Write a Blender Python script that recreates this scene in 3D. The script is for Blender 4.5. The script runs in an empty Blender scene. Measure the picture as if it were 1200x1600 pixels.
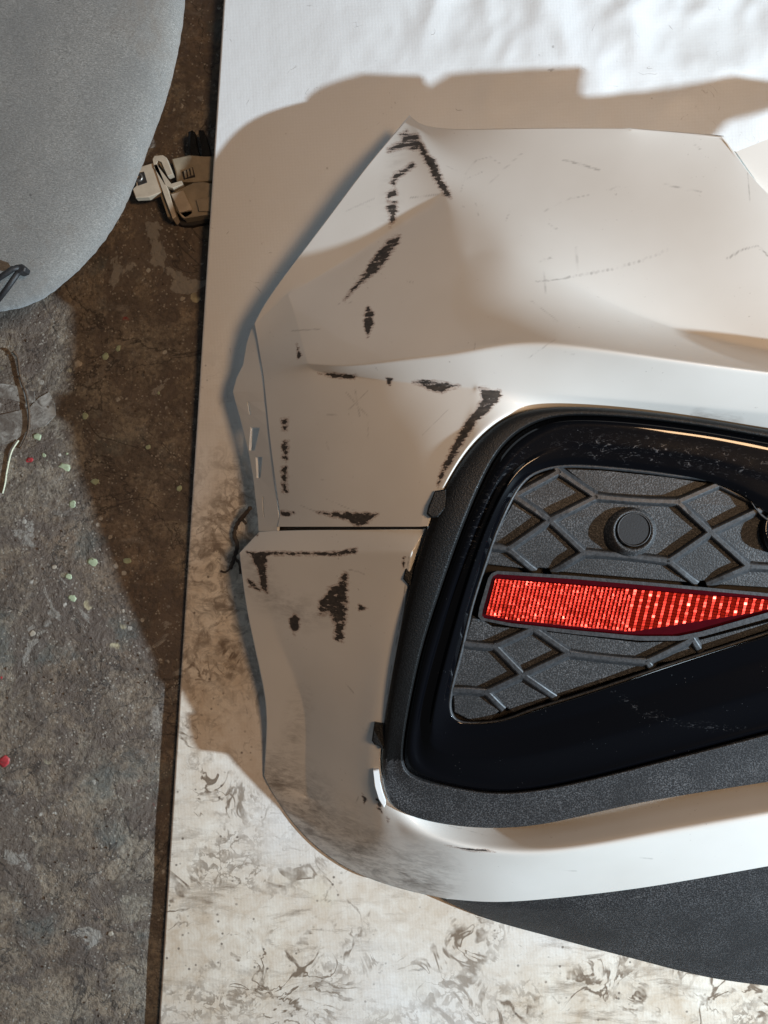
import bpy, bmesh, math, random
import numpy as np
from mathutils import Vector, noise as mnoise

random.seed(7)
rng = np.random.default_rng(7)
scene = bpy.context.scene
C = scene.collection

# ------------------------------------------------------------------ camera
D = 0.60                                   # camera height above the vinyl sheet (m)
cam_d = bpy.data.cameras.new('camera')
cam = bpy.data.objects.new('camera', cam_d); C.objects.link(cam)
cam.location = (0, 0, D); cam.rotation_euler = (0, 0, 0)
cam_d.sensor_fit = 'HORIZONTAL'; cam_d.sensor_width = 26.0; cam_d.lens = 26.0
cam_d.clip_start = 0.01; cam_d.clip_end = 20
scene.camera = cam

# ------------------------------------------------------------------ light
world = bpy.data.worlds.new('World'); scene.world = world; world.use_nodes = True
bg = world.node_tree.nodes['Background']
bg.inputs[0].default_value = (0.80, 0.88, 1.0, 1); bg.inputs[1].default_value = 0.05

def lamp(name, kind, loc, energy, color, **kw):
    l = bpy.data.lights.new(name, kind); l.energy = energy; l.color = color
    for k, v in kw.items(): setattr(l, k, v)
    o = bpy.data.objects.new(name, l); C.objects.link(o); o.location = loc
    d = Vector((0, 0, 0)) - Vector(loc)
    o.rotation_euler = d.to_track_quat('-Z', 'Y').to_euler()
    return o
LAMP = Vector((1.43, -0.38, 0.76))
lamp('work_lamp', 'POINT', LAMP, 164, (0.66, 0.845, 1.0), shadow_soft_size=0.016)
lamp('ceiling_bulb', 'AREA', (0.50, 0.07, 1.14), 4.4, (1.0, 0.64, 0.36), size=0.22)
lamp('cool_fill', 'AREA', (-0.75, 1.35, 0.75), 1.6, (0.80, 0.90, 1.0), size=0.9)  # unseen cool fill added to lighten faces turned to the upper left

vs = scene.view_settings
vs.view_transform = 'Standard'; vs.look = 'None'; vs.exposure = 0.40; vs.gamma = 1.0
vs.use_curve_mapping = False

# ------------------------------------------------------------------ helpers
def P(px, py, z):
    """point of the place lying at height z that the photograph shows at (px, py)"""
    k = (D - z) / 1200.0
    return Vector(((px - 600) * k, -(py - 800) * k, z))

def empty(name, loc=(0, 0, 0), **props):
    o = bpy.data.objects.new(name, None); C.objects.link(o); o.location = loc
    o.empty_display_size = 0.02
    for k, v in props.items(): o[k] = v
    return o

def make(name, verts, faces, mat, parent=None, smooth=False, **props):
    off = Vector(parent.matrix_world.translation) if parent else Vector((0, 0, 0))
    if parent:
        off = Vector((0, 0, 0)); q = parent
        while q: off += q.location; q = q.parent
    me = bpy.data.meshes.new(name)
    me.from_pydata([tuple(Vector(v) - off) for v in verts], [], faces); me.update(calc_edges=True)
    if smooth: me.polygons.foreach_set('use_smooth', [True] * len(me.polygons))
    if mat: me.materials.append(mat)
    o = bpy.data.objects.new(name, me); C.objects.link(o)
    if parent: o.parent = parent
    for k, v in props.items(): o[k] = v
    return o

def tag(o, label, cat, group=None):
    o['label'] = label; o['category'] = cat
    if group: o['group'] = group
    return o

def fix_normals(o, up=True):
    bm = bmesh.new(); bm.from_mesh(o.data)
    bmesh.ops.recalc_face_normals(bm, faces=bm.faces)
    s = sum(f.normal.z * f.calc_area() for f in bm.faces)
    if up and s < 0: bmesh.ops.reverse_faces(bm, faces=bm.faces)
    bm.to_mesh(o.data); bm.free()

def cage(name, verts, faces, creases, mat, parent, levels=4, corners=(), thick=0.0):
    """control cage -> smooth subdivided surface, baked to a mesh"""
    o = make(name, verts, faces, mat, parent, True)
    me = o.data
    fix_normals(o)
    me.update(calc_edges=True)
    ca = me.attributes.new('crease_edge', 'FLOAT', 'EDGE')
    cs = {}
    for c in creases: cs[(min(c[0], c[1]), max(c[0], c[1]))] = c[2]
    for e in me.edges:
        a, b = e.vertices; ca.data[e.index].value = cs.get((min(a, b), max(a, b)), 0.0)
    if corners:
        va = me.attributes.new('crease_vert', 'FLOAT', 'POINT')
        for i in corners: va.data[i].value = 1.0
    m = o.modifiers.new('s', 'SUBSURF'); m.levels = levels; m.render_levels = levels
    m.boundary_smooth = 'PRESERVE_CORNERS'
    dg = bpy.context.evaluated_depsgraph_get()
    new = bpy.data.meshes.new_from_object(o.evaluated_get(dg))
    o.modifiers.clear(); o.data = new; bpy.data.meshes.remove(me); new.name = name
    new.polygons.foreach_set('use_smooth', [True] * len(new.polygons))
    if thick:
        m = o.modifiers.new('t', 'SOLIDIFY'); m.thickness = thick; m.offset = -1
    return o

def grid_faces(nr, nc, idx, close=False):
    f = []
    for r in range(nr - 1):
        for c in range(nc - 1):
            f.append((idx(r, c), idx(r, c + 1), idx(r + 1, c + 1), idx(r + 1, c)))
    return f

def catmull(pts, sub=8):
    pts = [np.array(p, float) for p in pts]; n = len(pts); out = []
    for i in range(n - 1):
        p0 = pts[max(i - 1, 0)]; p1 = pts[i]; p2 = pts[i + 1]; p3 = pts[min(i + 2, n - 1)]
        for s in range(sub):
            t = s / sub
            out.append(0.5 * ((2 * p1) + (-p0 + p2) * t + (2 * p0 - 5 * p1 + 4 * p2 - p3) * t * t + (-p0 + 3 * p1 - 3 * p2 + p3) * t ** 3))
    out.append(pts[-1]); return out

def tube(path, radii, seg=8):
    vs_, fs = [], []
    path = [Vector(p) for p in path]; n = len(path)
    for i, p in enumerate(path):
        t = (path[min(i + 1, n - 1)] - path[max(i - 1, 0)]).normalized()
        u = t.cross(Vector((0, 0, 1)));  u = u.normalized() if u.length > 1e-6 else Vector((1, 0, 0))
        w = u.cross(t)
        r = radii[i] if hasattr(radii, '__len__') else radii
        for k in range(seg):
            a = 2 * math.pi * k / seg; vs_.append(p + (u * math.cos(a) + w * math.sin(a)) * r)
    for i in range(n - 1):
        for k in range(seg):
            fs.append((i * seg + k, i * seg + (k + 1) % seg, (i + 1) * seg + (k + 1) % seg, (i + 1) * seg + k))
    fs.append(tuple(range(seg))[::-1]); fs.append(tuple((n - 1) * seg + k for k in range(seg)))
    return vs_, fs

def prism(poly, ztop, zbot, bevel_px=0.0):
    """poly in photo px; ztop / zbot are numbers or functions of px; vertical-walled plate"""
    ft = ztop if callable(ztop) else (lambda x, y: ztop)
    fb = zbot if callable(zbot) else (lambda x, y: zbot)
    n = len(poly); cx = sum(p[0] for p in poly) / n; cy = sum(p[1] for p in poly) / n
    v, f = [], []
    top = [P(x, y, ft(x, y)) for x, y in poly]
    if bevel_px:
        ins = []
        for x, y in poly:
            d = math.hypot(cx - x, cy - y) or 1; ins.append((x + (cx - x) / d * bevel_px, y + (cy - y) / d * bevel_px))
        cap = [P(x, y, ft(x, y)) for x, y in ins]
        rim = [Vector((t.x, t.y, t.z - 0.00035 * bevel_px * 0.8)) for t in top]
        bot = [Vector((t.x, t.y, fb(*poly[i]))) for i, t in enumerate(top)]
        v = cap + rim + bot
        f.append(tuple(range(n)))
        for i in range(n):
            j = (i + 1) % n
            f.append((i, n + i, n + j, j)); f.append((n + i, 2 * n + i, 2 * n + j, n + j))
        f.append(tuple(range(3 * n - 1, 2 * n - 1, -1)))
    else:
        bot = [Vector((t.x, t.y, fb(*poly[i]))) for i, t in enumerate(top)]
        v = top + bot; f.append(tuple(range(n)))
        for i in range(n):
            j = (i + 1) % n; f.append((i, n + i, n + j, j))
        f.append(tuple(range(2 * n - 1, n - 1, -1)))
    return v, f

def inside(poly, x, y):
    x = np.asarray(x); y = np.asarray(y); r = np.zeros(x.shape, bool); n = len(poly)
    for i in range(n):
        x1, y1 = poly[i]; x2, y2 = poly[(i + 1) % n]
        if y1 == y2: continue
        c = ((y1 > y) != (y2 > y)) & (x < (x2 - x1) * (y - y1) / (y2 - y1) + x1); r ^= c
    return r

def seg_dist(poly, x, y, closed=True):
    d = np.full(x.shape, 1e9); n = len(poly)
    for i in range(n if closed else n - 1):
        x1, y1 = poly[i]; x2, y2 = poly[(i + 1) % n]
        dx, dy = x2 - x1, y2 - y1; L = dx * dx + dy * dy or 1e-9
        t = np.clip(((x - x1) * dx + (y - y1) * dy) / L, 0, 1)
        d = np.minimum(d, np.hypot(x - x1 - t * dx, y - y1 - t * dy))
    return d

# ------------------------------------------------------------------ materials
class NT:
    def __init__(s, name):
        s.m = bpy.data.materials.new(name); s.m.use_nodes = True; s.t = s.m.node_tree; s.n = s.t.nodes
        s.b = s.n['Principled BSDF']; s.co = None
    def link(s, a, b): s.t.links.new(a, b)
    def coord(s, which='Object'):
        if not s.co: s.co = s.n.new('ShaderNodeTexCoord')
        return s.co.outputs[which]
    def mapping(s, scale=(1, 1, 1), rot=(0, 0, 0), loc=(0, 0, 0), src=None):
        m = s.n.new('ShaderNodeMapping'); m.inputs['Scale'].default_value = scale
        m.inputs['Rotation'].default_value = rot; m.inputs['Location'].default_value = loc
        s.link(src or s.coord(), m.inputs[0]); return m.outputs[0]
    def noise(s, scale, detail=4, rough=0.55, dist=0.0, vec=None, out='Fac'):
        n = s.n.new('ShaderNodeTexNoise'); n.inputs['Scale'].default_value = scale
        n.inputs['Detail'].default_value = detail; n.inputs['Roughness'].default_value = rough
        n.inputs['Distortion'].default_value = dist
        s.link(vec or s.coord(), n.inputs['Vector']); return n.outputs[out]
    def voronoi(s, scale, feature='F1', vec=None, out='Distance', rand=1.0):
        n = s.n.new('ShaderNodeTexVoronoi'); n.feature = feature; n.inputs['Scale'].default_value = scale
        n.inputs['Randomness'].default_value = rand
        s.link(vec or s.coord(), n.inputs['Vector']); return n.outputs[out]
    def ramp(s, fac, stops, interp='LINEAR'):
        r = s.n.new('ShaderNodeValToRGB'); r.color_ramp.interpolation = interp
        e = r.color_ramp.elements
        while len(e) < len(stops): e.new(0.5)
        for i, (p, c) in enumerate(stops):
            e[i].position = p
            if not hasattr(c, '__len__'): c = (c, c, c, 1)
            e[i].color = c if len(c) == 4 else (*c, 1)
        s.link(fac, r.inputs[0]); return r.outputs[0]
    def math(s, op, a, b=None, clamp=False):
        m = s.n.new('ShaderNodeMath'); m.operation = op; m.use_clamp = clamp
        for i, v in enumerate((a, b)):
            if v is None: continue
            if isinstance(v, (int, float)): m.inputs[i].default_value = v
            else: s.link(v, m.inputs[i])
        return m.outputs[0]
    def mix(s, fac, a, b, blend='MIX'):
        m = s.n.new('ShaderNodeMix'); m.data_type = 'RGBA'; m.blend_type = blend
        ins = [m.inputs[0], m.inputs[6], m.inputs[7]]
        for i, v in zip(ins, (fac, a, b)):
            if isinstance(v, (int, float)): i.default_value = v
            elif isinstance(v, tuple): i.default_value = v if len(v) == 4 else (*v, 1)
            else: s.link(v, i)
        return m.outputs[2]
    def attr(s, name):
        a = s.n.new('ShaderNodeAttribute'); a.attribute_name = name; return a.outputs['Fac']
    def sep(s, src=None):
        x = s.n.new('ShaderNodeSeparateXYZ'); s.link(src or s.coord(), x.inputs[0]); return x.outputs
    def bump(s, h, strength=0.3, dist=0.001, prev=None):
        b = s.n.new('ShaderNodeBump'); b.inputs['Strength'].default_value = strength
        b.inputs['Distance'].default_value = dist; s.link(h, b.inputs['Height'])
        if prev: s.link(prev, b.inputs['Normal'])
        s.link(b.outputs[0], s.b.inputs['Normal']); return b.outputs[0]
    def set(s, **kw):
        for k, v in kw.items():
            k = k.replace('_', ' ')
            i = s.b.inputs[k]
            if isinstance(v, (int, float)): i.default_value = v
            elif isinstance(v, tuple): i.default_value = v if len(v) == 4 else (*v, 1)
            else: s.link(v, i)
        return s

def mat_paint():
    s = NT('scraped_white_paint')
    sc = s.attr('scrape'); dt = s.attr('dirt'); hl = s.attr('hair')
    rag = s.noise(300, 4, 0.65, vec=s.mapping((0.16, 1.25, 1.0), (0, 0, math.radians(-12))))
    rag2 = s.noise(1100, 3, 0.6)
    v = s.math('ADD', sc, s.math('MULTIPLY', s.math('SUBTRACT', rag, 0.5), 1.25))
    v = s.math('ADD', v, s.math('MULTIPLY', s.math('SUBTRACT', rag2, 0.5), 0.20))
    near = s.ramp(sc, [(0.05, 0), (0.30, 1)])
    black = s.math('MULTIPLY', s.ramp(v, [(0.47, 0), (0.53, 1)]), near)
    rust = s.math('MULTIPLY', s.ramp(s.math('ADD', v, s.math('MULTIPLY', s.math('SUBTRACT', rag2, 0.5), 0.5)), [(0.20, 0), (0.50, 1.0)]), near)
    tone = s.noise(14, 3)
    base = s.ramp(tone, [(0.3, (0.705, 0.68, 0.63)), (0.7, (0.76, 0.74, 0.695))])
    # faint specks and grime
    spk = s.ramp(s.noise(330, 2, 0.5), [(0.70, 0), (0.78, 1)])
    area = s.ramp(s.noise(22, 3), [(0.45, 0), (0.7, 1)])
    base = s.mix(s.math('MULTIPLY', s.math('MULTIPLY', spk, area), 0.55), base, (0.22, 0.18, 0.14))
    g = s.math('ADD', s.math('MULTIPLY', s.noise(42, 8, 0.72, 0.8, vec=s.mapping((0.7, 1.6, 1), (0, 0, math.radians(-35)))), 0.65), s.math('MULTIPLY', s.noise(240, 4, 0.7, 0.5, vec=s.mapping((0.35, 1.5, 1), (0, 0, math.radians(-35)))), 0.35))
    grime = s.math('MULTIPLY', dt, s.ramp(g, [(0.44, 0.05), (0.60, 1)]), True)
    base = s.mix(s.math('MULTIPLY', grime, 0.8), base, (0.16, 0.135, 0.115))
    base = s.mix(s.math('MULTIPLY', rust, 0.62), base, (0.27, 0.155, 0.105))
    hair = s.math('MULTIPLY', hl, s.ramp(s.noise(160, 2), [(0.36, 0.15), (0.55, 1)]))
    base = s.mix(hair, base, (0.15, 0.13, 0.115))
    bn = s.noise(520, 4, 0.7, vec=s.mapping((0.12, 1, 1), (0, 0, math.radians(-12))))
    blk = s.ramp(bn, [(0.35, (0.030, 0.026, 0.023)), (0.60, (0.066, 0.055, 0.046)), (0.75, (0.13, 0.11, 0.09))])
    base = s.mix(black, base, blk)
    s.set(Base_Color=base, Roughness=s.math('ADD', s.math('MULTIPLY', black, 0.25), 0.45))
    s.set(Coat_Weight=s.math('SUBTRACT', 0.22, s.math('MULTIPLY', s.math('ADD', black, grime, True), 0.22)), Coat_Roughness=0.06)
    s.bump(s.math('SUBTRACT', s.math('MULTIPLY', s.noise(500, 2), 0.05), s.math('MULTIPLY', black, 0.6)), 0.5, 0.0004)
    return s.m

def mat_plain(name, col, rough=0.5, metallic=0.0, nscale=200, nb=0.1, var=0.25, coat=0.0):
    s = NT(name); n = s.noise(nscale, 4)
    lo = tuple(c * (1 - var) for c in col); hi = tuple(c * (1 + var) for c in col)
    s.set(Base_Color=s.ramp(n, [(0.3, lo), (0.7, hi)]), Roughness=rough, Metallic=metallic, Coat_Weight=coat)
    s.bump(n, nb, 0.0005); return s.m

def mat_grain(name, col=(0.032, 0.033, 0.036), dust=0.5, spec=0.5, rough=0.5):
    s = NT(name)
    n = s.noise(950, 2, 0.65); n2 = s.noise(2100, 1, 0.5); big = s.noise(24, 5, 0.65)
    sp = s.math('MULTIPLY', s.ramp(n, [(0.47, 0), (0.64, 1)]), s.ramp(n2, [(0.35, 0.2), (0.6, 1)]))
    d = s.ramp(big, [(0.33, 0.2), (0.70, 1)])
    c = s.mix(s.math('MULTIPLY', sp, s.math('MULTIPLY', d, dust)), col, (0.25, 0.25, 0.255))
    scr = s.noise(60, 4, 0.65, 0.6, vec=s.mapping((1, 6, 1), (0, 0, 0.6)))
    c = s.mix(s.math('MULTIPLY', s.ramp(scr, [(0.64, 0), (0.74, 1)]), dust * 0.4), c, (0.2, 0.2, 0.19))
    s.set(Base_Color=c, Roughness=rough, Specular_IOR_Level=spec)
    s.bump(n, 0.6, 0.0006); return s.m

def mat_gloss():
    s = NT('gloss_black_trim')
    dustn = s.voronoi(420); spots = s.ramp(dustn, [(0.05, 1), (0.10, 0)])
    rare = s.ramp(s.noise(60, 2), [(0.58, 0), (0.70, 1)])
    sc = s.noise(150, 6, 0.75, 1.6, vec=s.mapping((1, 2.6, 1), (0, 0, -0.9)))
    sm = s.attr('scuff')
    scr = s.math('MULTIPLY', s.ramp(sc, [(0.56, 0), (0.74, 1)]), s.math('MULTIPLY', sm, 0.8))
    f = s.math('MAXIMUM', s.math('MULTIPLY', spots, rare), scr)
    s.set(Base_Color=s.mix(s.math('MULTIPLY', f, 0.6), (0.0018, 0.002, 0.003), (0.30, 0.30, 0.31)),
          Roughness=s.math('ADD', 0.05, s.math('MULTIPLY', s.math('MAXIMUM', f, s.math('MULTIPLY', sm, 0.04)), 0.4)))
    s.set(Coat_Weight=0.04, Coat_Roughness=0.30, IOR=1.42)
    return s.m

def mat_sheet():
    s = NT('dirty_white_vinyl')
    xyz = s.sep()
    low = s.attr('grime')
    cloud = s.noise(13, 7, 0.66, 0.6)
    fine = s.noise(95, 7, 0.70, 0.8)
    base = s.ramp(s.noise(9, 3), [(0.3, (0.74, 0.735, 0.72)), (0.7, (0.79, 0.79, 0.785))])
    film = s.math('MULTIPLY', low, s.ramp(s.math('ADD', s.math('MULTIPLY', cloud, 0.6), s.math('MULTIPLY', fine, 0.4)), [(0.38, 0.05), (0.60, 1)]))
    base = s.mix(s.math('MULTIPLY', low, 0.65), base, (0.80, 0.70, 0.55))
    base = s.mix(s.math('MULTIPLY', film, 0.72), base, (0.46, 0.335, 0.215))
    # yellow spill
    yel = s.ramp(s.noise(7, 3, 0.5, vec=s.mapping(loc=(0.21, 0.4, 0))), [(0.58, 0), (0.70, 1)])
    base = s.mix(s.math('MULTIPLY', s.math('MULTIPLY', yel, low), 0.45), base, (0.66, 0.58, 0.36))
    # squiggly dirt worms: ridges of distorted noise kept in patches
    def worms(scale, seed, w, patch, t0, t1, dist=1.1):
        v = s.mapping(loc=(seed, seed * 0.7, 0))
        r = s.math('ABSOLUTE', s.math('SUBTRACT', s.noise(scale, 3.5, 0.6, dist, vec=v), 0.5))
        th = s.ramp(s.noise(scale * 1.7, 2, 0.5, vec=s.mapping(loc=(seed * 5, 3, 0))), [(0.36, 0.08), (0.66, 1.5)])
        line = s.ramp(s.math('DIVIDE', r, s.math('MULTIPLY', th, w)), [(0.35, 1), (1.0, 0)])
        pm = s.ramp(s.noise(patch, 5, 0.65, vec=s.mapping(loc=(seed * 3, 1, 0))), [(t0, 0), (t1, 1)])
        return s.math('MULTIPLY', line, pm)
    w1 = worms(26, 1.3, 0.045, 15, 0.50, 0.60, 1.3)
    w2 = worms(80, 2.9, 0.085, 11, 0.49, 0.60, 0.5)
    w3 = worms(12, 5.1, 0.018, 24, 0.54, 0.64, 0.8)
    blot = s.math('MULTIPLY', s.ramp(s.noise(48, 6, 0.72, 1.4), [(0.60, 0), (0.70, 1)]), s.ramp(s.noise(9, 4, 0.6, vec=s.mapping(loc=(4, 9, 0))), [(0.46, 0), (0.58, 1)]))
    wm = s.math('MAXIMUM', s.math('MAXIMUM', w1, w3), s.math('MAXIMUM', s.math('MULTIPLY', w2, 0.7), s.math('MULTIPLY', blot, 0.75)))
    smear = s.math('MULTIPLY', s.ramp(s.noise(34, 7, 0.75, 0.5, vec=s.mapping((0.5, 2.2, 1), (0, 0, 0.5))), [(0.52, 0), (0.66, 0.8)]), s.ramp(s.noise(8, 3, vec=s.mapping(loc=(2, 7, 0))), [(0.44, 0), (0.56, 1)]))
    wm = s.math('MAXIMUM', wm, smear)
    wm = s.math('MULTIPLY', wm, s.ramp(low, [(0.10, 0.0), (0.75, 1)]))
    base = s.mix(s.math('MULTIPLY', wm, 0.92), base, (0.145, 0.098, 0.062))
    # specks everywhere, denser low
    sp = s.ramp(s.voronoi(130), [(0.08, 1), (0.17, 0)])
    spm = s.ramp(s.math('ADD', s.noise(30, 4, 0.7), s.math('MULTIPLY', low, 0.16)), [(0.60, 0), (0.70, 1)])
    base = s.mix(s.math('MULTIPLY', s.math('MULTIPLY', sp, spm), 0.85), base, (0.10, 0.075, 0.055))
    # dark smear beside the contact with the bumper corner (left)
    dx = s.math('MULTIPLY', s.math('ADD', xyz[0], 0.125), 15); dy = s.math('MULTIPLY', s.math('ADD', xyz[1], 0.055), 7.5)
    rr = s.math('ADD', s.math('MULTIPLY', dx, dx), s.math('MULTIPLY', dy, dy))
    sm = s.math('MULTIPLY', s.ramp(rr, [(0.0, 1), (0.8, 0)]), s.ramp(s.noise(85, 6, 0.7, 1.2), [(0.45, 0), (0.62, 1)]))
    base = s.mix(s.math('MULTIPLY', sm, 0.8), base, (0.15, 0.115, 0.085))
    # thin hair scratches on the clean half
    hr = worms(11, 8.2, 0.006, 60, 0.58, 0.66)
    base = s.mix(s.math('MULTIPLY', hr, 0.55), base, (0.20, 0.17, 0.15))
    # woven fabric relief
    def wave(rot, scale):
        w = s.n.new('ShaderNodeTexWave'); w.inputs['Scale'].default_value = scale
        w.inputs['Distortion'].default_value = 3.5; w.inputs['Detail'].default_value = 2; w.inputs['Detail Scale'].default_value = 3
        s.link(s.mapping(rot=(0, 0, rot)), w.inputs['Vector']); return w.outputs['Fac']
    wv = s.math('ADD', wave(math.radians(-3), 125), wave(math.radians(87), 125))
    base = s.mix(s.math('MULTIPLY', s.math('SUBTRACT', 1.0, s.math('MULTIPLY', wv, 0.5)), 0.07), base, (0.45, 0.40, 0.34))
    s.set(Base_Color=base, Roughness=0.42)
    b1 = s.bump(wv, 0.05, 0.0005)
    s.bump(s.noise(16, 4, 0.55), 0.35, 0.004, b1)
    return s.m

def mat_concrete():
    s = NT('stained_concrete')
    big = s.noise(7, 5, 0.6, 0.5); mid = s.noise(38, 7, 0.68, 0.4); fine = s.noise(260, 6, 0.7)
    c = s.ramp(big, [(0.30, (0.20, 0.14, 0.095)), (0.50, (0.295, 0.235, 0.17)), (0.70, (0.33, 0.30, 0.24))])
    c = s.mix(s.ramp(mid, [(0.42, 0.0), (0.58, 0.8)]), c, (0.115, 0.088, 0.07))
    c = s.mix(s.ramp(s.noise(24, 6, 0.7, 0.8, vec=s.mapping(loc=(3, 1, 0))), [(0.56, 0), (0.68, 0.7)]), c, (0.30, 0.275, 0.24))
    c = s.mix(s.ramp(fine, [(0.38, 0.65), (0.56, 0)]), c, (0.07, 0.056, 0.047))
    c = s.mix(s.ramp(s.noise(16, 4, 0.6, vec=s.mapping(loc=(7, 2, 0))), [(0.57, 0), (0.66, 0.5)]), c, (0.12, 0.135, 0.125))
    isl = s.noise(13, 9, 0.62, 0.9, vec=s.mapping(loc=(1.7, 5, 0)))
    c = s.mix(s.ramp(isl, [(0.525, 0), (0.540, 0.7)]), c, (0.135, 0.105, 0.085))
    c = s.mix(s.ramp(isl, [(0.615, 0), (0.628, 0.75)]), c, (0.34, 0.315, 0.275))
    crack = s.math('ABSOLUTE', s.math('SUBTRACT', s.noise(9, 6, 0.6, 0.7, vec=s.mapping(loc=(8, 3, 0))), 0.5))
    c = s.mix(s.ramp(crack, [(0.002, 0.8), (0.007, 0)]), c, (0.045, 0.036, 0.03))
    # old paint flecks
    def flecks(scale, seed, size, gate, col, c):
        v = s.mapping(loc=(seed, seed, 0))
        d = s.voronoi(scale, vec=v); wob = s.math('ADD', d, s.math('MULTIPLY', s.math('SUBTRACT', s.noise(scale * 3, 2, vec=v), 0.5), 0.25))
        g = s.ramp(s.noise(scale * 0.35, 3, 0.6, vec=v), [(gate, 0), (gate + 0.05, 1)])
        return s.mix(s.math('MULTIPLY', s.ramp(wob, [(size, 1), (size + 0.05, 0)]), g), c, col)
    c = flecks(330, 2.2, 0.24, 0.50, (0.33, 0.295, 0.245), c)
    c = flecks(120, 4.7, 0.20, 0.60, (0.50, 0.47, 0.41), c)
    c = flecks(60, 9.1, 0.16, 0.66, (0.30, 0.05, 0.045), c)
    c = flecks(55, 6.4, 0.20, 0.62, (0.48, 0.42, 0.27), c)
    s.set(Base_Color=c, Roughness=0.75)
    b1 = s.bump(mid, 1.0, 0.006)
    b2 = s.bump(fine, 0.9, 0.0018, b1)
    s.bump(s.noise(120, 4, 0.6), 0.5, 0.003, b2)
    return s.m

def mat_felt():
    s = NT('grey_felt')
    f = s.noise(700, 5, 0.75, 0.6, vec=s.mapping((1, 2.2, 1), (0, 0, 0.2))); big = s.noise(10, 4, 0.6)
    c = s.ramp(f, [(0.32, (0.115, 0.110, 0.098)), (0.52, (0.25, 0.238, 0.215)), (0.72, (0.48, 0.455, 0.41))])
    c = s.mix(s.ramp(big, [(0.40, 0), (0.66, 0.6)]), c, (0.15, 0.148, 0.14))
    blot = s.noise(22, 6, 0.7, 1.0, vec=s.mapping(loc=(3, 8, 0)))
    c = s.mix(s.ramp(blot, [(0.56, 0), (0.70, 0.5)]), c, (0.17, 0.145, 0.12))
    st = s.attr('stain')
    c = s.mix(s.math('MULTIPLY', st, s.ramp(s.noise(60, 5, 0.7, vec=s.mapping((3, 1, 1))), [(0.4, 0.2), (0.62, 0.9)])), c, (0.20, 0.155, 0.115))
    spk = s.ramp(s.voronoi(75), [(0.05, 1), (0.09, 0)]); gate = s.ramp(s.noise(30, 2), [(0.60, 0), (0.66, 1)])
    c = s.mix(s.math('MULTIPLY', spk, gate), c, (0.05, 0.045, 0.04))
    s.set(Base_Color=c, Roughness=0.95, Sheen_Weight=0.3)
    b = s.bump(f, 0.6, 0.0012); s.bump(s.noise(45, 4), 0.25, 0.003, b)
    return s.m

M = {}
M['paint'] = mat_paint()
M['frame'] = mat_grain('satin_black_plastic', (0.006, 0.006, 0.006), 0.05, 0.25, 0.42)
M['grain'] = mat_grain('grained_dark_plastic', (0.022, 0.022, 0.023), 0.62, 0.3)
M['panel'] = mat_grain('grained_grille_plastic', (0.028, 0.0285, 0.029), 0.60, 0.3)
M['bar'] = mat_plain('dusty_bar_plastic', (0.036, 0.037, 0.039), 0.5, nscale=420, nb=0.4, var=0.45)
M['dark'] = mat_plain('cavity_plastic_and_shade', (0.022, 0.018, 0.015), 0.6)  # dark plastic, also used as painted shade in joint, recess and window
M['gloss'] = mat_gloss()
M['sheet'] = mat_sheet()
M['concrete'] = mat_concrete()
M['felt'] = mat_felt()
M['cord'] = mat_plain('black_cord', (0.02, 0.02, 0.021), 0.55, nscale=900, nb=0.5)
M['tan'] = mat_plain('dusty_ivory_plastic', (0.44, 0.355, 0.26), 0.55, nscale=90, nb=0.15, var=0.16)
M['tan2'] = mat_plain('dusty_grey_plastic', (0.28, 0.225, 0.155), 0.55, nscale=90, nb=0.15, var=0.2)
M['steel'] = mat_plain('dull_steel', (0.32, 0.29, 0.26), 0.38, 0.9, nscale=300, nb=0.2)
M['white'] = mat_plain('lit_gap_white', (0.78, 0.79, 0.79), 0.4, nscale=60, nb=0.03, var=0.03)
M['mud'] = mat_plain('muddy_rubber', (0.06, 0.045, 0.034), 0.8, nscale=300, nb=0.8, var=0.5)
M['twig'] = mat_plain('brown_twig', (0.085, 0.052, 0.030), 0.7, nscale=500, nb=0.6, var=0.4)
M['thread'] = mat_plain('pale_thread', (0.62, 0.62, 0.46), 0.8, nscale=900, nb=0.5)
M['drop'] = mat_plain('pale_green_paint_drop', (0.37, 0.43, 0.28), 0.5, nscale=260, nb=0.3, var=0.2)
M['drop2'] = mat_plain('cream_paint_drop', (0.38, 0.33, 0.26), 0.55, nscale=260, nb=0.3, var=0.25)
M['drop3'] = mat_plain('red_paint_drop', (0.40, 0.045, 0.05), 0.45, nscale=260, nb=0.3, var=0.3)
M['grit'] = mat_plain('grit', (0.11, 0.085, 0.065), 0.9, nscale=60, nb=0.2, var=0.6)
def mat_scrap():
    s = NT('worn_tape'); n = s.noise(120, 7, 0.7, 0.8); b = s.noise(35, 5, 0.7)
    c = s.ramp(n, [(0.36, (0.10, 0.08, 0.065)), (0.50, (0.26, 0.24, 0.21)), (0.66, (0.42, 0.40, 0.36))])
    c = s.mix(s.ramp(b, [(0.45, 0.8), (0.56, 0)]), c, (0.13, 0.105, 0.085))
    s.set(Base_Color=c, Roughness=0.7); s.bump(n, 0.8, 0.001); return s.m
M['scrap'] = mat_scrap()

def mat_red(name, col, rough, metallic, coat=0.6):
    s = NT(name); n = s.noise(300, 2)
    s.set(Base_Color=s.ramp(n, [(0.3, tuple(c * 0.8 for c in col)), (0.7, col)]), Roughness=rough, Metallic=metallic, Coat_Weight=coat, Coat_Roughness=0.05)
    return s.m
M['red_rim'] = mat_red('dark_red_lens', (0.055, 0.001, 0.004), 0.12, 0.0, 0.2)
M['red'] = mat_red('red_prism', (1.0, 0.042, 0.016), 0.40, 0.70, 0.0)
M['sensor'] = mat_plain('sensor_black', (0.010, 0.010, 0.011), 0.75, nscale=900, nb=0.3)

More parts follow.
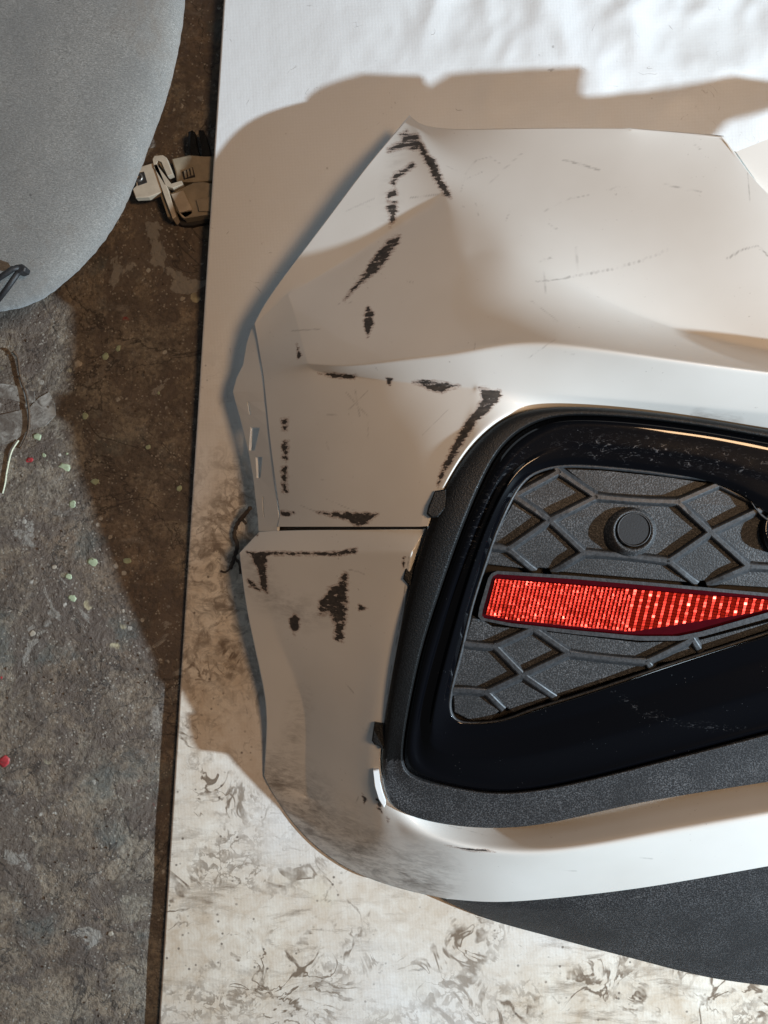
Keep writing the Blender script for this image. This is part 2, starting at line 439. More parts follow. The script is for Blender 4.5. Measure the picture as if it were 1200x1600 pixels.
# ------------------------------------------------------------------ setting: concrete floor
def floor_z(x, y):
    return -0.0065 - 0.021 * min(max((y + 0.08) / 0.40, 0), 1) ** 1.2
fv, ff = [], []
nx, ny = 150, 150
for j in range(ny):
    for i in range(nx):
        x = -1.0 + 2.2 * i / (nx - 1); y = -0.9 + 1.8 * j / (ny - 1)
        z = floor_z(x, y) + 0.0009 * (mnoise.fractal((x * 22, y * 22, 0), 1.0, 2.0, 4))
        fv.append((x, y, min(z, -0.0045)))
ff = grid_faces(ny, nx, lambda r, c: r * nx + c)
floor = make('concrete_floor', fv, ff, M['concrete'], None, True, kind='structure')

def blob(name, px, py, r, mat, zoff=0.0, squash=1.0):
    k = D / 1200; n = 14
    x, y = (px - 600) * k, -(py - 800) * k
    x *= 1.01; y *= 1.01; z = floor_z(x, y) + 0.0004
    ph = random.random() * 6; v = []; f = []
    rad = [r * k * (1 + 0.16 * math.sin(2 * a * 6.283 / n + ph) + 0.20 * random.uniform(-1, 1)) for a in range(n)]
    for lev, (s, h) in enumerate(((1.0, -0.0010), (0.97, -0.0003), (0.6, -0.0002))):
        for a in range(n):
            t = 2 * math.pi * a / n
            v.append((x + math.cos(t) * rad[a] * s, y + math.sin(t) * rad[a] * s * squash, z + h))
    for l in range(2):
        for a in range(n):
            b = (a + 1) % n; f.append((l * n + a, l * n + b, (l + 1) * n + b, (l + 1) * n + a))
    f.append(tuple(2 * n + a for a in range(n)))
    return make(name, v, f, mat, floor, True)
for px, py, r in [(52, 681, 6.5), (94, 732, 10), (64, 711, 4), (57, 747, 3.5), (110, 788, 6), (145, 752, 6), (144, 880, 8.5), (106, 901, 5),
                  (112, 935, 7), (158, 553, 6), (178, 540, 4.5), (128, 649, 5.5), (228, 698, 4), (278, 763, 4.5), (68, 720, 2.5), (245, 3, 3), (198, 877, 6),
                  (100, 708, 2), (243, 612, 2.5)]:
    blob('paint_drop', px, py, r, M['drop'])
for px, py, r in [(291, 525, 4.5), (114, 565, 6), (280, 461, 5.5), (85, 985, 6), (50, 990, 5), (83, 886, 4),
                  (161, 1017, 3), (192, 955, 3), (170, 840, 4), (227, 1195, 4), (172, 1460, 4)]:
    blob('paint_drop', px, py, r, M['drop2'])
for px, py, r in [(41, 721, 7), (6, 1190, 9), (94, 1006, 3), (3, 1060, 4)]:
    blob('paint_drop', px, py, r, M['drop3'])

# loose grit
gv, gf = [], []; rg = random.Random(11)
for _ in range(1500):
    x = rg.uniform(-0.31, -0.15); y = rg.uniform(-0.42, 0.40); r = 0.00025 + 0.0010 * rg.random() ** 5
    z = floor_z(x, y) + 0.0006; i0 = len(gv)
    for d in ((1, 0, 0), (-1, 0, 0), (0, 1, 0), (0, -1, 0), (0, 0, 1), (0, 0, -1)):
        gv.append((x + d[0] * r * rg.uniform(.6, 1.3), y + d[1] * r * rg.uniform(.6, 1.3), z + d[2] * r * 0.7))
    for a in (0, 1):
        for b in (2, 3):
            for c in (4, 5): gf.append((i0 + a, i0 + b, i0 + c))
grit = make('floor_grit', gv, gf, M['grit'], floor, False, kind='stuff'); fix_normals(grit, False)

# ------------------------------------------------------------------ white vinyl sheet
k0 = D / 1200
def sheet_left(y):                       # left edge as a function of world y
    py = 800 - y / k0
    return ((350 - 0.0635 * py) - 600) * k0
def sheet_z(x, y):
    px, py = 600 + x / k0, 800 - y / k0
    z = 0.0004 * mnoise.noise((x * 9, y * 9, 1))
    w = max(0.0, min(1, (260 - py) / 300)) * max(0.0, min(1, (px - 420) / 380))
    if w > 0:
        a = mnoise.noise((x * 12 + 3, y * 12, 4)); b = mnoise.noise((x * 24, y * 20 + 5, 2)); c = mnoise.noise((x * 50, y * 44, 7))
        z += w * (0.011 * (0.5 - abs(a)) + 0.0065 * (0.5 - abs(b)) + 0.0026 * (0.5 - abs(c)))
    return z
nu, nv = 300, 300
sv = []
ys = [-0.62 + 1.24 * j / (nv - 1) for j in range(nv)]
for y in ys:
    l = sheet_left(y)
    for i in range(nu):
        x = l + (0.95 - l) * (i / (nu - 1)) ** 1.15; sv.append((x, y, sheet_z(x, y)))
sheet = make('vinyl_sheet', sv, grid_faces(nv, nu, lambda r, c: r * nu + c), M['sheet'], None, True)
sa = np.array(sv); gx = sa[:, 0] / k0 + 600; gy = 800 - sa[:, 1] / k0
gr = np.clip((gy - 780) / 700, 0, 1) * 0.45
def spot(cx_, cy_, rx, ry, a_): return a_ * np.clip(1 - np.hypot((gx - cx_) / rx, (gy - cy_) / ry), 0, 1)
for t_ in [(310, 1130, 130, 380, .75), (340, 950, 110, 200, .8), (300, 1480, 170, 260, .7), (1080, 1590, 330, 160, 1.0), (430, 1500, 170, 160, .55), (700, 1450, 190, 110, .35), (900, 1560, 200, 90, .5), (370, 800, 60, 160, .7), (340, 620, 70, 160, .28), (560, 1390, 200, 90, .4)]:
    gr = np.maximum(gr, 0) + spot(*t_)
gr = np.clip(gr, 0, 1)
a = sheet.data.attributes.new('grime', 'FLOAT', 'POINT'); a.data.foreach_set('value', gr.astype(np.float32))
m = sheet.modifiers.new('t', 'SOLIDIFY'); m.thickness = 0.0035; m.offset = -1
tag(sheet, 'white vinyl sheet, crumpled at the top and smeared with brown dirt, under the bumper', 'sheet')

# ------------------------------------------------------------------ the bumper
bumper = empty('rear_bumper')
tag(bumper, 'scraped white car bumper corner with black grille lying on the white sheet', 'bumper')
mm = 0.001

# --- upper cover
U = [ # columns, rows bottom (lip) -> top edge : (px, py, z mm)
 [(485,580,72.2),(481,568,76.0),(475,548,73.3),(464,500,62.1),(450,460,52.5),(446,448,51.0),(441,436,49.7)],
 [(540,587,86.5),(537,573,92.2),(528,545,87.8),(515,490,75.1),(508,427,57.2),(490,414,54.5),(467,401,51)],
 [(600,594,99.5),(598,566,107.4),(592,530,100.7),(580,470,83.2),(568,391,59.6),(545,363,55.5),(517,335,52)],
 [(650,599,107.4),(648,560,116.8),(643,515,107.6),(632,440,83.8),(620,356,61.5),(597,308,58.5),(572,260,54)],
 [(700,603,113.5),(697,555,124.6),(693,500,111.1),(683,410,84.0),(662,330,65.9),(635,272,61),(608,218,50)],
 [(745,607,118.3),(742,547,131.3),(738,485,112.4),(725,395,87.6),(703,306,72.2),(671,243,63.2),(640,180,34.8)],
 [(803,611,122.5),(803,535,138.6),(803,475,114),(792,388,97.0),(775,320,81.0),(727,258,66.3),(665,205,49.0)],
 [(880,616,125.4),(880,538,146),(884,488,117),(882,435,104),(875,330,86.2),(850,262,76.8),(820,199,76.0)],
 [(1000,626,128.1),(1000,555,153),(1003,527,126),(1005,500,108.5),(1005,350,96.5),(1000,268,94.4),(985,200,95.4)],
 [(1120,638,132.8),(1120,572,156),(1120,551,133),(1120,530,113.5),(1120,370,108.5),(1125,280,106.6),(1131,212,104.4)],
 [(1200,645,136.5),(1200,582,157),(1200,566,138),(1200,548,121),(1196,410,114.8),(1185,340,112.6),(1163,262,108.0)],
 [(1260,652,139.1),(1260,590,159),(1260,575,143),(1260,556,126.5),(1250,450,118.4),(1230,375,116.4),(1201,308,112.0)],
 [(1345,660,141.3),(1345,592,163.9),(1345,575,155.3),(1345,550,131.8),(1345,490,123.3),(1345,455,123.3),(1345,420,123.2)],
]
NC, NR = len(U), 7
verts = [P(x, y, z * mm) for col in U for (x, y, z) in col]
ui = lambda c, r: c * NR + r
faces = [(ui(c, r), ui(c + 1, r), ui(c + 1, r + 1), ui(c, r + 1)) for c in range(NC - 1) for r in range(NR - 1)]
cre = []
for c in range(5): cre.append((ui(c, 4), ui(c + 1, 4), 0.97))       # facet line
for r in (4, 5): cre.append((ui(5, r), ui(5, r + 1), 0.95))        # ridge to the apex
for c in range(5): cre.append((ui(c, 0), ui(c + 1, 0), 1.0))       # swage
for r in range(4): cre.append((ui(0, r), ui(0, r + 1), 1.0))
for c in range(0, NC - 1): cre.append((ui(c, 1), ui(c + 1, 1), 0.72))   # shoulder line
for c in range(5, NC - 1): cre.append((ui(c, 3), ui(c + 1, 3), 0.9))   # foot of the shoulder line
# --- wing panel below the swage
W = [
 [(433,823,44),(437,803,46),(428,740,48),(420,680,48),(412,600,47)],
 [(475,823,62),(475,804,63),(470,740,65),(472,670,67)],
 [(520,823,78),(520,804,79),(518,740,81),(525,670,83)],
 [(565,823,91),(567,805,92),(570,740,94),(580,670,96)],
 [(607,823,101.5),(609,806,102.5),(617,740,105),(630,670,106)],
 [(635,823,108.5),(640,806,109.5),(655,740,113),(672,670,113)],
 [(656,823,113),(663,801,114.5),(689,735,118.5),(719,680,118.5)],
]
w0 = len(verts); wi = {}
for c, col in enumerate(W):
    for r, (x, y, z) in enumerate(col):
        wi[(c, r)] = len(verts); verts.append(P(x, y, z * mm))
for c in range(1, 7): wi[(c, 4)] = ui(c - 1, 0)
for c in range(6):
    for r in range(4):
        faces.append((wi[(c, r)], wi[(c + 1, r)], wi[(c + 1, r + 1)], wi[(c, r + 1)]))
for c in range(6): cre.append((wi[(c, 1)], wi[(c + 1, 1)], 0.9))
# left strip beside the swage corner
L = [wi[(0, 4)]]
for (x, y, z) in [(410,584,46),(405,555,45),(401,528,44),(397,507,43),(411,478,46)]:
    L.append(len(verts)); verts.append(P(x, y, z * mm))
for i in range(5): faces.append((L[i], ui(0, i), ui(0, i + 1), L[i + 1]))
faces.append((L[5], ui(0, 5), ui(0, 6)))
cre.append((L[4], ui(0, 4), 0.8))
# lip rolling into the grille opening
top_path = [wi[(6, r)] for r in range(4)] + [ui(c, 0) for c in range(5, NC)]
lipb = [(669,822,115),(676,800,116),(704,738,121.5),(738,688,124),(784,650,124),(828,638,118),(885,635,117),(1000,642,118),(1120,658,120),(1200,671,122),(1260,680,123),(1345,692,125)]
lipd = [(x + dx, y + dy, z - 16) for (x, y, z), (dx, dy) in zip(lipb, [(6,0),(6,0),(7,2),(6,4),(5,6),(2,7),(0,7),(0,7),(0,7),(0,7),(0,7),(0,7)])]
lb = []; ld = []
for p in lipb: lb.append(len(verts)); verts.append(P(p[0], p[1], p[2] * mm))
for p in lipd: ld.append(len(verts)); verts.append(P(p[0], p[1], p[2] * mm))
for i in range(len(top_path) - 1):
    faces.append((top_path[i], lb[i], lb[i + 1], top_path[i + 1])); faces.append((lb[i], ld[i], ld[i + 1], lb[i + 1]))
    cre.append((top_path[i], top_path[i + 1], 0.5)); cre.append((lb[i], lb[i + 1], 0.5))
el = []
for c in range(8, NC):                                             # hidden edge added at the cut-out to stop light leaking
    p = verts[ui(c, 6)]; el.append(len(verts)); verts.append(Vector((p.x - 0.0015, p.y - 0.002, p.z - 0.012)))
for i in range(len(el) - 1):
    faces.append((ui(8 + i, 6), ui(9 + i, 6), el[i + 1], el[i])); cre.append((ui(8 + i, 6), ui(9 + i, 6), 1.0))
corners = [ui(5, 6), wi[(0, 0)], wi[(0, 1)], L[4], ui(9, 6), ui(0, 6)]
upper = cage('upper_cover', verts, faces, cre, M['paint'], bumper, 5, corners, 0.0013)

# --- lower corner panel
K = [
 [(405,831,40),(374,864,37),(382,935,33),(396,1005,28),(417,1095,18),(416,1150,10),(414,1182,6),(412,1212,3),(418,1226,2.5),(428,1242,2)],
 [(440,829,52),(402,866,47),(412,935,41),(440,1010,36),(473,1085,31),(479,1140,23),(476,1195,17),(480,1245,11),(470,1270,9),(458,1288,2)],
 [(500,828,70),(500,864,73),(500,935,65),(510,1010,58),(525,1090,51),(525,1160,44),(525,1212,38),(525,1259,32),(515,1302,16),(500,1330,3)],
 [(560,828,87),(560,863,90),(560,935,81),(565,1010,73),(565,1090,65),(562,1165,60),(563,1222,52),(565,1270,42),(560,1327,24),(548,1361,4)],
 [(625,827,102),(618,862,105),(612,935,94),(602,1010,85),(588,1090,76),(578,1165,68),(574,1225,61),(590,1281,51),(595,1337,32),(588,1377,8)],
 [(664,827,108),(644,864,111),(634,935,98),(622,1010,89),(606,1090,80),(595,1165,72),(590,1218,66),(620,1293,56),(640,1347,40),(640,1393,16)],
]
strip6 = [(680,1312,64),(750,1329,68),(830,1335,72),(920,1324,76),(1000,1308,80),(1100,1290,85),(1200,1272,90),(1345,1248,95)]
strip7 = [(700,1360,46),(765,1371,50),(840,1370,54),(925,1359,59),(1005,1347,65),(1105,1330,72),(1200,1313,78),(1345,1287,85)]
strip8 = [(700,1405,26),(770,1412,34),(850,1406,39),(925,1398,45),(1005,1388,51),(1105,1371,59),(1200,1354,66),(1345,1328,73)]
strip9 = [(700,1399,20),(770,1404,28),(850,1397,33),(925,1389,39),(1005,1380,45),(1105,1363,53),(1200,1346,60),(1345,1320,67)]
rcs = [(646,1270,50),(720,1280,42),(810,1280,39),(900,1262,42),(1000,1238,47),(1100,1222,56),(1200,1208,60),(1345,1186,64)]
verts = [P(x, y, z * mm) for col in K for (x, y, z) in col]; NR = 10
ki = lambda c, r: c * NR + r
faces = [(ki(c, r), ki(c + 1, r), ki(c + 1, r + 1), ki(c, r + 1)) for c in range(5) for r in range(9)]
def addrow(row):
    out = []
    for p in row: out.append(len(verts)); verts.append(P(p[0], p[1], p[2] * mm))
    return out
s6 = [ki(5, 7)] + addrow(strip6); s7 = [ki(5, 8)] + addrow(strip7); s8 = [ki(5, 9)] + addrow(strip8); s9 = addrow(strip9); rc = [ki(5, 6)] + addrow(rcs)
for i in range(8):
    faces += [(rc[i], rc[i + 1], s6[i + 1], s6[i]), (s6[i], s6[i + 1], s7[i + 1], s7[i]), (s7[i], s7[i + 1], s8[i + 1], s8[i])]
for i in range(7): faces.append((s8[i + 1], s8[i + 2], s9[i + 1], s9[i]))
# left lip beside the frame
ll = addrow([(676,828,103),(660,866,99),(648,937,88),(636,1012,79),(620,1092,70),(608,1166,62)])
for i in range(5): faces.append((ki(5, i), ll[i], ll[i + 1], ki(5, i + 1)))
cre = [(ki(c, 1), ki(c + 1, 1), 0.9) for c in range(5)]
cre += [(ki(1, r), ki(1, r + 1), v) for r, v in ((2, .5), (3, .9), (4, 1), (5, 1), (6, 1))]
cre += [(ki(c, 7), ki(c + 1, 7), v) for c, v in ((0, 1), (1, 1), (2, .8), (3, .5))]
cre += [(s6[i], s6[i + 1], 0.45) for i in range(8)] + [(s8[i], s8[i + 1], 0.7) for i in range(8)]
cre += [(ki(5, r), ki(5, r + 1), 0.6) for r in range(6)]
lower = cage('lower_corner_panel', verts, faces, cre, M['paint'], bumper, 5, [ki(0, 0), ki(0, 1), ki(0, 7)], 0.0024)

# --- scrapes, grime and hair scratches as attributes carried by the panels
SCR = [
 ([(627,212),(632,209),(653,211),(660,225),(668,240),(680,252),(683,263),(693,283),(705,309),(693,302),(680,283),(673,268),(663,250),(655,230),(645,233),(632,230),(607,237),(605,233),(627,222)], 6),
 ([(622,210),(636,203),(637,207),(625,213)], 4), ([(615,272),(645,255),(649,260),(624,277),(616,290),(610,286)], 5),
 ([(604,300),(618,296),(620,303),(606,312)], 5), ([(606,317),(620,315),(620,328),(614,348),(609,353),(611,335),(605,328)], 6),
 ([(625,366),(623,379),(597,416),(567,441),(538,468),(560,438),(590,394),(608,374)], 5),
 ([(575,480),(583,488),(583,505),(575,526),(570,512),(569,492)], 5),
 ([(497,583),(530,584),(560,587),(552,592),(520,589)], 4), ([(646,597),(670,595),(718,603),(690,612),(670,609)], 5),
 ([(748,606),(781,609),(783,619),(762,642),(742,663),(722,693),(702,727),(684,759),(688,735),(704,703),(720,673),(744,640),(755,620)], 5),
 ([(495,801),(540,801),(590,803),(577,813),(573,819),(554,821),(544,811),(515,806)], 5),
 ([(385,862),(430,863),(520,863),(558,857),(556,865),(520,868),(440,867),(416,867),(415,895),(418,926),(408,920),(403,890),(392,867)], 4),
 ([(538,893),(542,900),(541,960),(534,1003),(524,1000),(524,975),(515,956),(498,962),(500,940),(515,919),(528,915)], 6),
 ([(460,959),(468,966),(467,980),(460,991),(453,980),(453,966)], 4), ([(386,903),(402,914),(407,924),(390,917)], 4),
 ([(603,591),(613,592),(609,602),(605,600)], 3), ([(464,538),(471,556),(466,560)], 3.5), ([(441,655),(449,655),(448,672),(442,672)], 6),
 ([(442,690),(449,690),(449,718),(443,720)], 6), ([(441,730),(448,730),(448,770),(442,768)], 5.5), ([(438,798),(460,801),(450,806),(438,804)], 4),
 ([(566,1240),(573,1250),(569,1256)], 3), ([(588,1247),(596,1252),(597,1270),(590,1262)], 3), ([(604,1277),(609,1280),(606,1285)], 3),
 ([(694,1321),(760,1328),(775,1332),(740,1330)], 2.5), ([(560,945),(575,950),(560,955)], 3), ([(398,835),(404,834),(402,839)], 2),
 ([(630,888),(633,870),(629,872)], 3),
]
HAIR = [([(639,870),(628,955),(618,1010)], 1.3), ([(612,1040),(605,1085)], 1.0), ([(880,250),(908,257),(937,266)], 1.5), ([(838,440),(870,437),(900,431),(960,420),(1000,408),(1045,390)], 1.2), ([(760,290),(790,262),(815,240)], .7),
 ([(720,300),(728,270),(745,250),(765,245),(780,255)], .7), ([(720,285),(738,275),(755,268)], .8), ([(1040,288),(1062,293)], 1.1), ([(1072,296),(1095,300)], 1.1),
 ([(950,297),(968,291)], 1), ([(850,330),(890,310),(920,305)], .8), ([(790,345),(798,328)], .8), ([(858,350),(870,358)], 1), ([(1135,405),(1160,390),(1185,384),(1200,400)], 1.3),
 ([(1085,225),(1093,232)], 1.2), ([(455,517),(500,514)], 1.0), ([(545,640),(575,610)], .9), ([(540,612),(560,635),(575,650)], .9), ([(555,610),(562,650)], 1.0),
 ([(575,660),(575,685)], .8), ([(500,1335),(540,1350)], 1), ([(830,470),(870,500),(868,530),(825,560)], .8), ([(660,680),(700,640)], .7), ([(745,640),(768,610)], .7),
 ([(528,475),(552,472)], .8), ([(585,310),(540,330)], .8), ([(640,309),(693,303)], 1.1), ([(1168,270),(1172,315)], 1.0), ([(700,1045),(740,1050)], .8), ([(560,1245),(556,1255)], 1.1),
 ([(540,1068),(552,1082)], 1), ([(545,890),(560,893),(570,898)], 1), ([(700,1290),(760,1305)], .7), ([(850,405),(852,460)], .8), ([(900,385),(905,440)], .6),
 ([(1000,1340),(1020,1342)], .9), ([(880,1360),(900,1361)], .9), ([(470,790),(500,802)], .9), ([(510,780),(545,795),(560,798)], .8)]
rs = random.Random(3)
for _ in range(45):
    x = rs.uniform(480, 1180); y = rs.choice([rs.uniform(230, 600), rs.uniform(640, 800), rs.uniform(880, 1200)])
    a = rs.uniform(-0.5, 0.5) + rs.choice([0, 0, 1.4]); l = rs.uniform(6, 26)
    HAIR.append(([(x, y), (x + l * math.cos(a), y + l * math.sin(a))], rs.uniform(0.4, 0.9)))
def paint_attrs(o):
    me = o.data; n = len(me.vertices); co = np.empty(n * 3); me.vertices.foreach_get('co', co); co = co.reshape(-1, 3)
    k = (D - co[:, 2]) / 1200; x = co[:, 0] / k + 600; y = 800 - co[:, 1] / k
    sc = np.zeros(n)
    for poly, soft in SCR:
        bx = [p[0] for p in poly]; by = [p[1] for p in poly]; pad = 26
        s_ = np.where((x > min(bx) - pad) & (x < max(bx) + pad) & (y > min(by) - pad) & (y < max(by) + pad))[0]
        if not len(s_): continue
        d = seg_dist(poly, x[s_], y[s_]); d = np.where(inside(poly, x[s_], y[s_]), d, -d)
        sc[s_] = np.maximum(sc[s_], np.clip(0.455 + d / (soft * 3.0), 0, 0.64))
    hr = np.zeros(n)
    for poly, w in HAIR:
        bx = [p[0] for p in poly]; by = [p[1] for p in poly]
        s_ = np.where((x > min(bx) - 4) & (x < max(bx) + 4) & (y > min(by) - 4) & (y < max(by) + 4))[0]
        if len(s_): hr[s_] = np.maximum(hr[s_], np.clip(1.5 - seg_dist(poly, x[s_], y[s_], False) / (0.8 * max(w, .7)), 0, 1) * min(w, 1.3) * 0.42)
    dt = np.clip(1 - seg_dist([(430,1225),(500,1300),(600,1360),(660,1375)], x, y, False) / 75, 0, 1) * 1.1
    dt = np.maximum(dt, np.clip(1 - seg_dist([(470,1090),(455,1180),(470,1230)], x, y, False) / 28, 0, 1) * 0.55)
    dt = np.maximum(dt, np.clip(1 - seg_dist([(395,880),(420,935),(480,960),(520,950)], x, y, False) / 34, 0, 1) * 0.55)
    dt = np.maximum(dt, np.clip(1 - seg_dist([(625,218),(612,300),(610,345)], x, y, False) / 24, 0, 1) * 0.30)
    dt = np.maximum(dt, np.clip(1 - seg_dist([(1090,648),(1150,658)], x, y, False) / 14, 0, 1) * 0.8)
    for nm, arr in (('scrape', sc), ('hair', hr), ('dirt', np.clip(dt, 0, 1))):
        a = me.attributes.new(nm, 'FLOAT', 'POINT'); a.data.foreach_set('value', arr.astype(np.float32))
paint_attrs(upper); paint_attrs(lower)

# --- dark strip added as the shade behind the joint of the two panels
v = []
for x, z in ((430, 36), (475, 54), (520, 68), (565, 82), (607, 93), (640, 101), (668, 106)):
    v += [P(x, 815, z * mm), P(x, 836, z * mm)]
sl = make('joint_shade_strip', v, [(2 * i, 2 * i + 2, 2 * i + 3, 2 * i + 1) for i in range(6)], M['dark'], bumper); fix_normals(sl)

# --- slotted mounting flange on the wing edge
rows = [ # py, outer x, hole l, hole r, inner x, zo, zi, hole below this row
 (508,395,396,397,400,38,42,0),(535,386,391,394,403,36,43,0),(570,380,388,392,407,34,44,0),(590,370,386,390,410,31,45,0),(612,364,384,388,413,29,46,0),
 (628,368,386,389,415,29,46,1),(648,374,389,392,418,29,47,0),(668,379,391,406,420,29,47,1),(704,388,389,398,424,29,47,0),(714,390,399,410,425,29,47,1),
 (747,396,401,407,429,29,46,0),(776,399,410,412,432,29,45,1),(808,403,411,413,435,29,45,0),(830,404,412,416,433,29,43,0)]
v, f = [], []
for (y, xo, hl, hr, xi, zo, zi, h) in rows:
    for x in (xo, hl, hr, xi):
        t = (x - xo) / max(xi - xo, 1); v.append(P(x, y, (zo + (zi - zo) * t) * mm))
for r in range(len(rows) - 1):
    for c in range(3):
        if c == 1 and rows[r][7]: continue
        f.append((r * 4 + c, r * 4 + c + 1, (r + 1) * 4 + c + 1, (r + 1) * 4 + c))
fl = make('mounting_flange', v, f, M['paint'], bumper, False); fix_normals(fl)
m = fl.modifiers.new('t', 'SOLIDIFY'); m.thickness = 0.0022; m.offset = -1

# --- torn black seal hanging out at the joint on the wing edge
for pth, r_ in (([(392,792,.020),(381,806,.014),(371,818,.009),(366,836,.007),(371,852,.008),(366,872,.006),(360,888,.003)], .0016), ([(371,818,.009),(378,812,.012),(384,818,.016)], .0011),
                ([(366,872,.006),(374,880,.005),(376,896,.003)], .0012), ([(360,888,.003),(352,894,.002),(345,892,.0015)], .0008)):
    q_ = catmull(pth, 5); v, f = tube([P(*p) for p in q_], [r_ * (0.7 + 0.5 * abs(math.sin(1.7 * i))) for i in range(len(q_))], 7)
    make('torn_seal', v, f, M['mud'], bumper, True)

# --- grille frame, gloss trim
def zO(px, py): return 0.117 + (px - 700) / 500 * 0.010 - max(0.0, py - 800) / 400 * 0.040 - max(0.0, py - 1050) / 200 * 0.007
ST = [
 ((1345,694),(1345,706),(1345,722),(1345,800),(1345,872)), ((1200,672),(1200,684),(1200,700),(1206,775),(1203,812)),
 ((1120,657),(1120,668),(1120,683),(1135,738),(1150,758)), ((1000,641),(1000,652),(1000,667),(1020,722),(1040,738)),
 ((900,634),(900,646),(905,661),(930,710),(940,727)), ((835,637),(850,652),(865,668),(872,708),(880,725)),
 ((785,652),(808,672),(825,690),(832,725),(842,733)), ((745,686),(775,705),(795,720),(808,742),(818,748)),
 ((710,732),(750,755),(768,768),(786,775),(797,778)), ((684,785),(727,810),(745,820),(762,828),(773,830)),
 ((660,848),(705,870),(722,877),(744,882),(755,882)), ((640,915),(683,935),(700,940),(725,945),(735,945)),
 ((622,1000),(658,1010),(676,1013),(707,1015),(718,1016)), ((606,1090),(640,1095),(656,1095),(690,1080),(703,1075)),
 ((597,1175),(628,1165),(644,1160),(682,1125),(700,1108)), ((598,1235),(628,1197),(648,1190),(685,1148),(710,1127)),
 ((620,1272),(645,1217),(665,1207),(705,1162),(735,1133)), ((700,1291),(710,1230),(715,1222),(755,1165),(785,1129)),
 ((780,1296),(765,1240),(768,1231),(810,1160),(835,1111)), ((860,1288),(835,1236),(835,1227),(870,1145),(890,1094)),
 ((960,1262),(920,1218),(920,1208),(940,1125),(955,1073)), ((1050,1245),(1020,1192),(1018,1182),(1035,1100),(1045,1042)),
 ((1200,1222),(1200,1145),(1198,1135),(1200,1050),(1200,992)), ((1345,1200),(1345,1105),(1345,1095),(1345,1000),(1345,945)),
]
def loft(name, prof, creases, mat, parent, levels=3):
    """prof: list of (function station index, station -> (px,py,z))"""
    v = []; n = len(ST)
    for i, s_ in enumerate(ST):
        for p in prof: v.append(P(*p(i, s_)))
    w = len(prof); f = [(i * w + c, i * w + c + 1, (i + 1) * w + c + 1, (i + 1) * w + c) for i in range(n - 1) for c in range(w - 1)]
    cr = [(i * w + c, (i + 1) * w + c, val) for i in range(n - 1) for c, val in creases]
    return cage(name, v, f, cr, mat, parent, levels)
lerp = lambda a, b, t: (a[0] + (b[0] - a[0]) * t, a[1] + (b[1] - a[1]) * t)
bot = lambda i: 1.0 if i >= 16 else (0.5 if i == 15 else 0.0)
frame = loft('grille_frame', [
    lambda i, s: (*lerp(s[0], s[1], 0.05), zO(*s[0]) - 0.014),
    lambda i, s: (*s[0], zO(*s[0]) + 0.0015),
    lambda i, s: (*lerp(s[0], s[1], 0.15), zO(*s[0]) + 0.0045),
    lambda i, s: (*lerp(s[0], s[1], 0.55), zO(*s[0]) + 0.0058),
    lambda i, s: (*lerp(s[0], s[1], 0.94), zO(*s[1]) + 0.0052),
    lambda i, s: (*lerp(s[0], s[1], 1.0), zO(*s[1]) + 0.0040),
    lambda i, s: (*lerp(s[1], s[2], 0.25), zO(*s[1]) - 0.006)], [(1, .8), (4, .7)], M['grain'], bumper, 3)
# left and top band of the frame is smooth satin, the bottom band grained: second material slot by place
frame.data.materials.append(M['frame'])
for p in frame.data.polygons:
    c = p.center; kk = (D - c.z) / 1200; x = c.x / kk + 600; y = 800 - c.y / kk
    if not (y > 1188 - max(0, x - 880) * 0.22): p.material_index = 1
trim = loft('gloss_trim', [
    lambda i, s: (*lerp(s[1], s[2], 0.05), zO(*s[1]) - 0.005),
    lambda i, s: (*lerp(s[1], s[2], 0.15), zO(*s[1]) + 0.0012),
    lambda i, s: (*lerp(s[1], s[2], 0.55), zO(*s[2]) + 0.0040),
    lambda i, s: (*s[2], zO(*s[2]) + (0.0046 if i < 16 else 0.0035)),
    lambda i, s: (*lerp(s[2], s[3], 0.18), zO(*s[2]) + (0.0040 if i < 8 else 0.0015 if i < 16 else 0.0033)),
    lambda i, s: (*lerp(s[2], s[3], 0.62), zO(*s[3]) + (0.0029 if i < 8 else 0.0016 if i < 15 else 0.0032)),
    lambda i, s: (*lerp(s[2], s[3], 0.80), zO(*s[3]) + (0.0022 if i < 5 else 0.0026 if i == 5 else 0.0034 if i == 6 else 0.0048 if i == 7 else 0.0062 if i < 15 else 0.0032)),
    lambda i, s: (*lerp(s[3], s[4], 0.40), zO(*s[3]) + (0.0014 if i < 5 else 0.0018 if i == 5 else 0.0024 if i == 6 else 0.0031 if i == 7 else 0.0037 if i < 15 else 0.0030)),
    lambda i, s: (*s[4], zO(*s[4]) - 0.0005),
    lambda i, s: (*s[4], zO(*s[4]) - 0.016)], [(1, .6), (5, .4), (6, .35), (7, .45), (8, .6)], M['gloss'], bumper, 4)
me = trim.data; n = len(me.vertices); co = np.empty(n * 3); me.vertices.foreach_get('co', co); co = co.reshape(-1, 3)
kk = (D - co[:, 2]) / 1200; x = co[:, 0] / kk + 600; y = 800 - co[:, 1] / kk
sc = np.clip(1 - seg_dist([(880,690),(950,690),(1080,705),(1200,735)], x, y, False) / 28, 0, 1) * 0.7
for px_, py_ in ((938, 702), (985, 706), (1030, 708), (1078, 714), (1118, 722), (1165, 732)):
    sc = np.maximum(sc, np.clip(1.5 - seg_dist([(px_ - 7, py_ + 9), (px_ + 9, py_ - 9)], x, y, False) / 9, 0, 1) * 1.25)
sc = np.maximum(sc, np.clip(1 - seg_dist([(815,710),(770,760),(745,830),(730,880)], x, y, False) / 16, 0, 1) * 0.8)
sc = np.maximum(sc, np.clip(1.6 - seg_dist([(960,1080),(1000,1110),(1060,1130),(1120,1137),(1160,1138)], x, y, False) / 4, 0, 1) * 0.8)
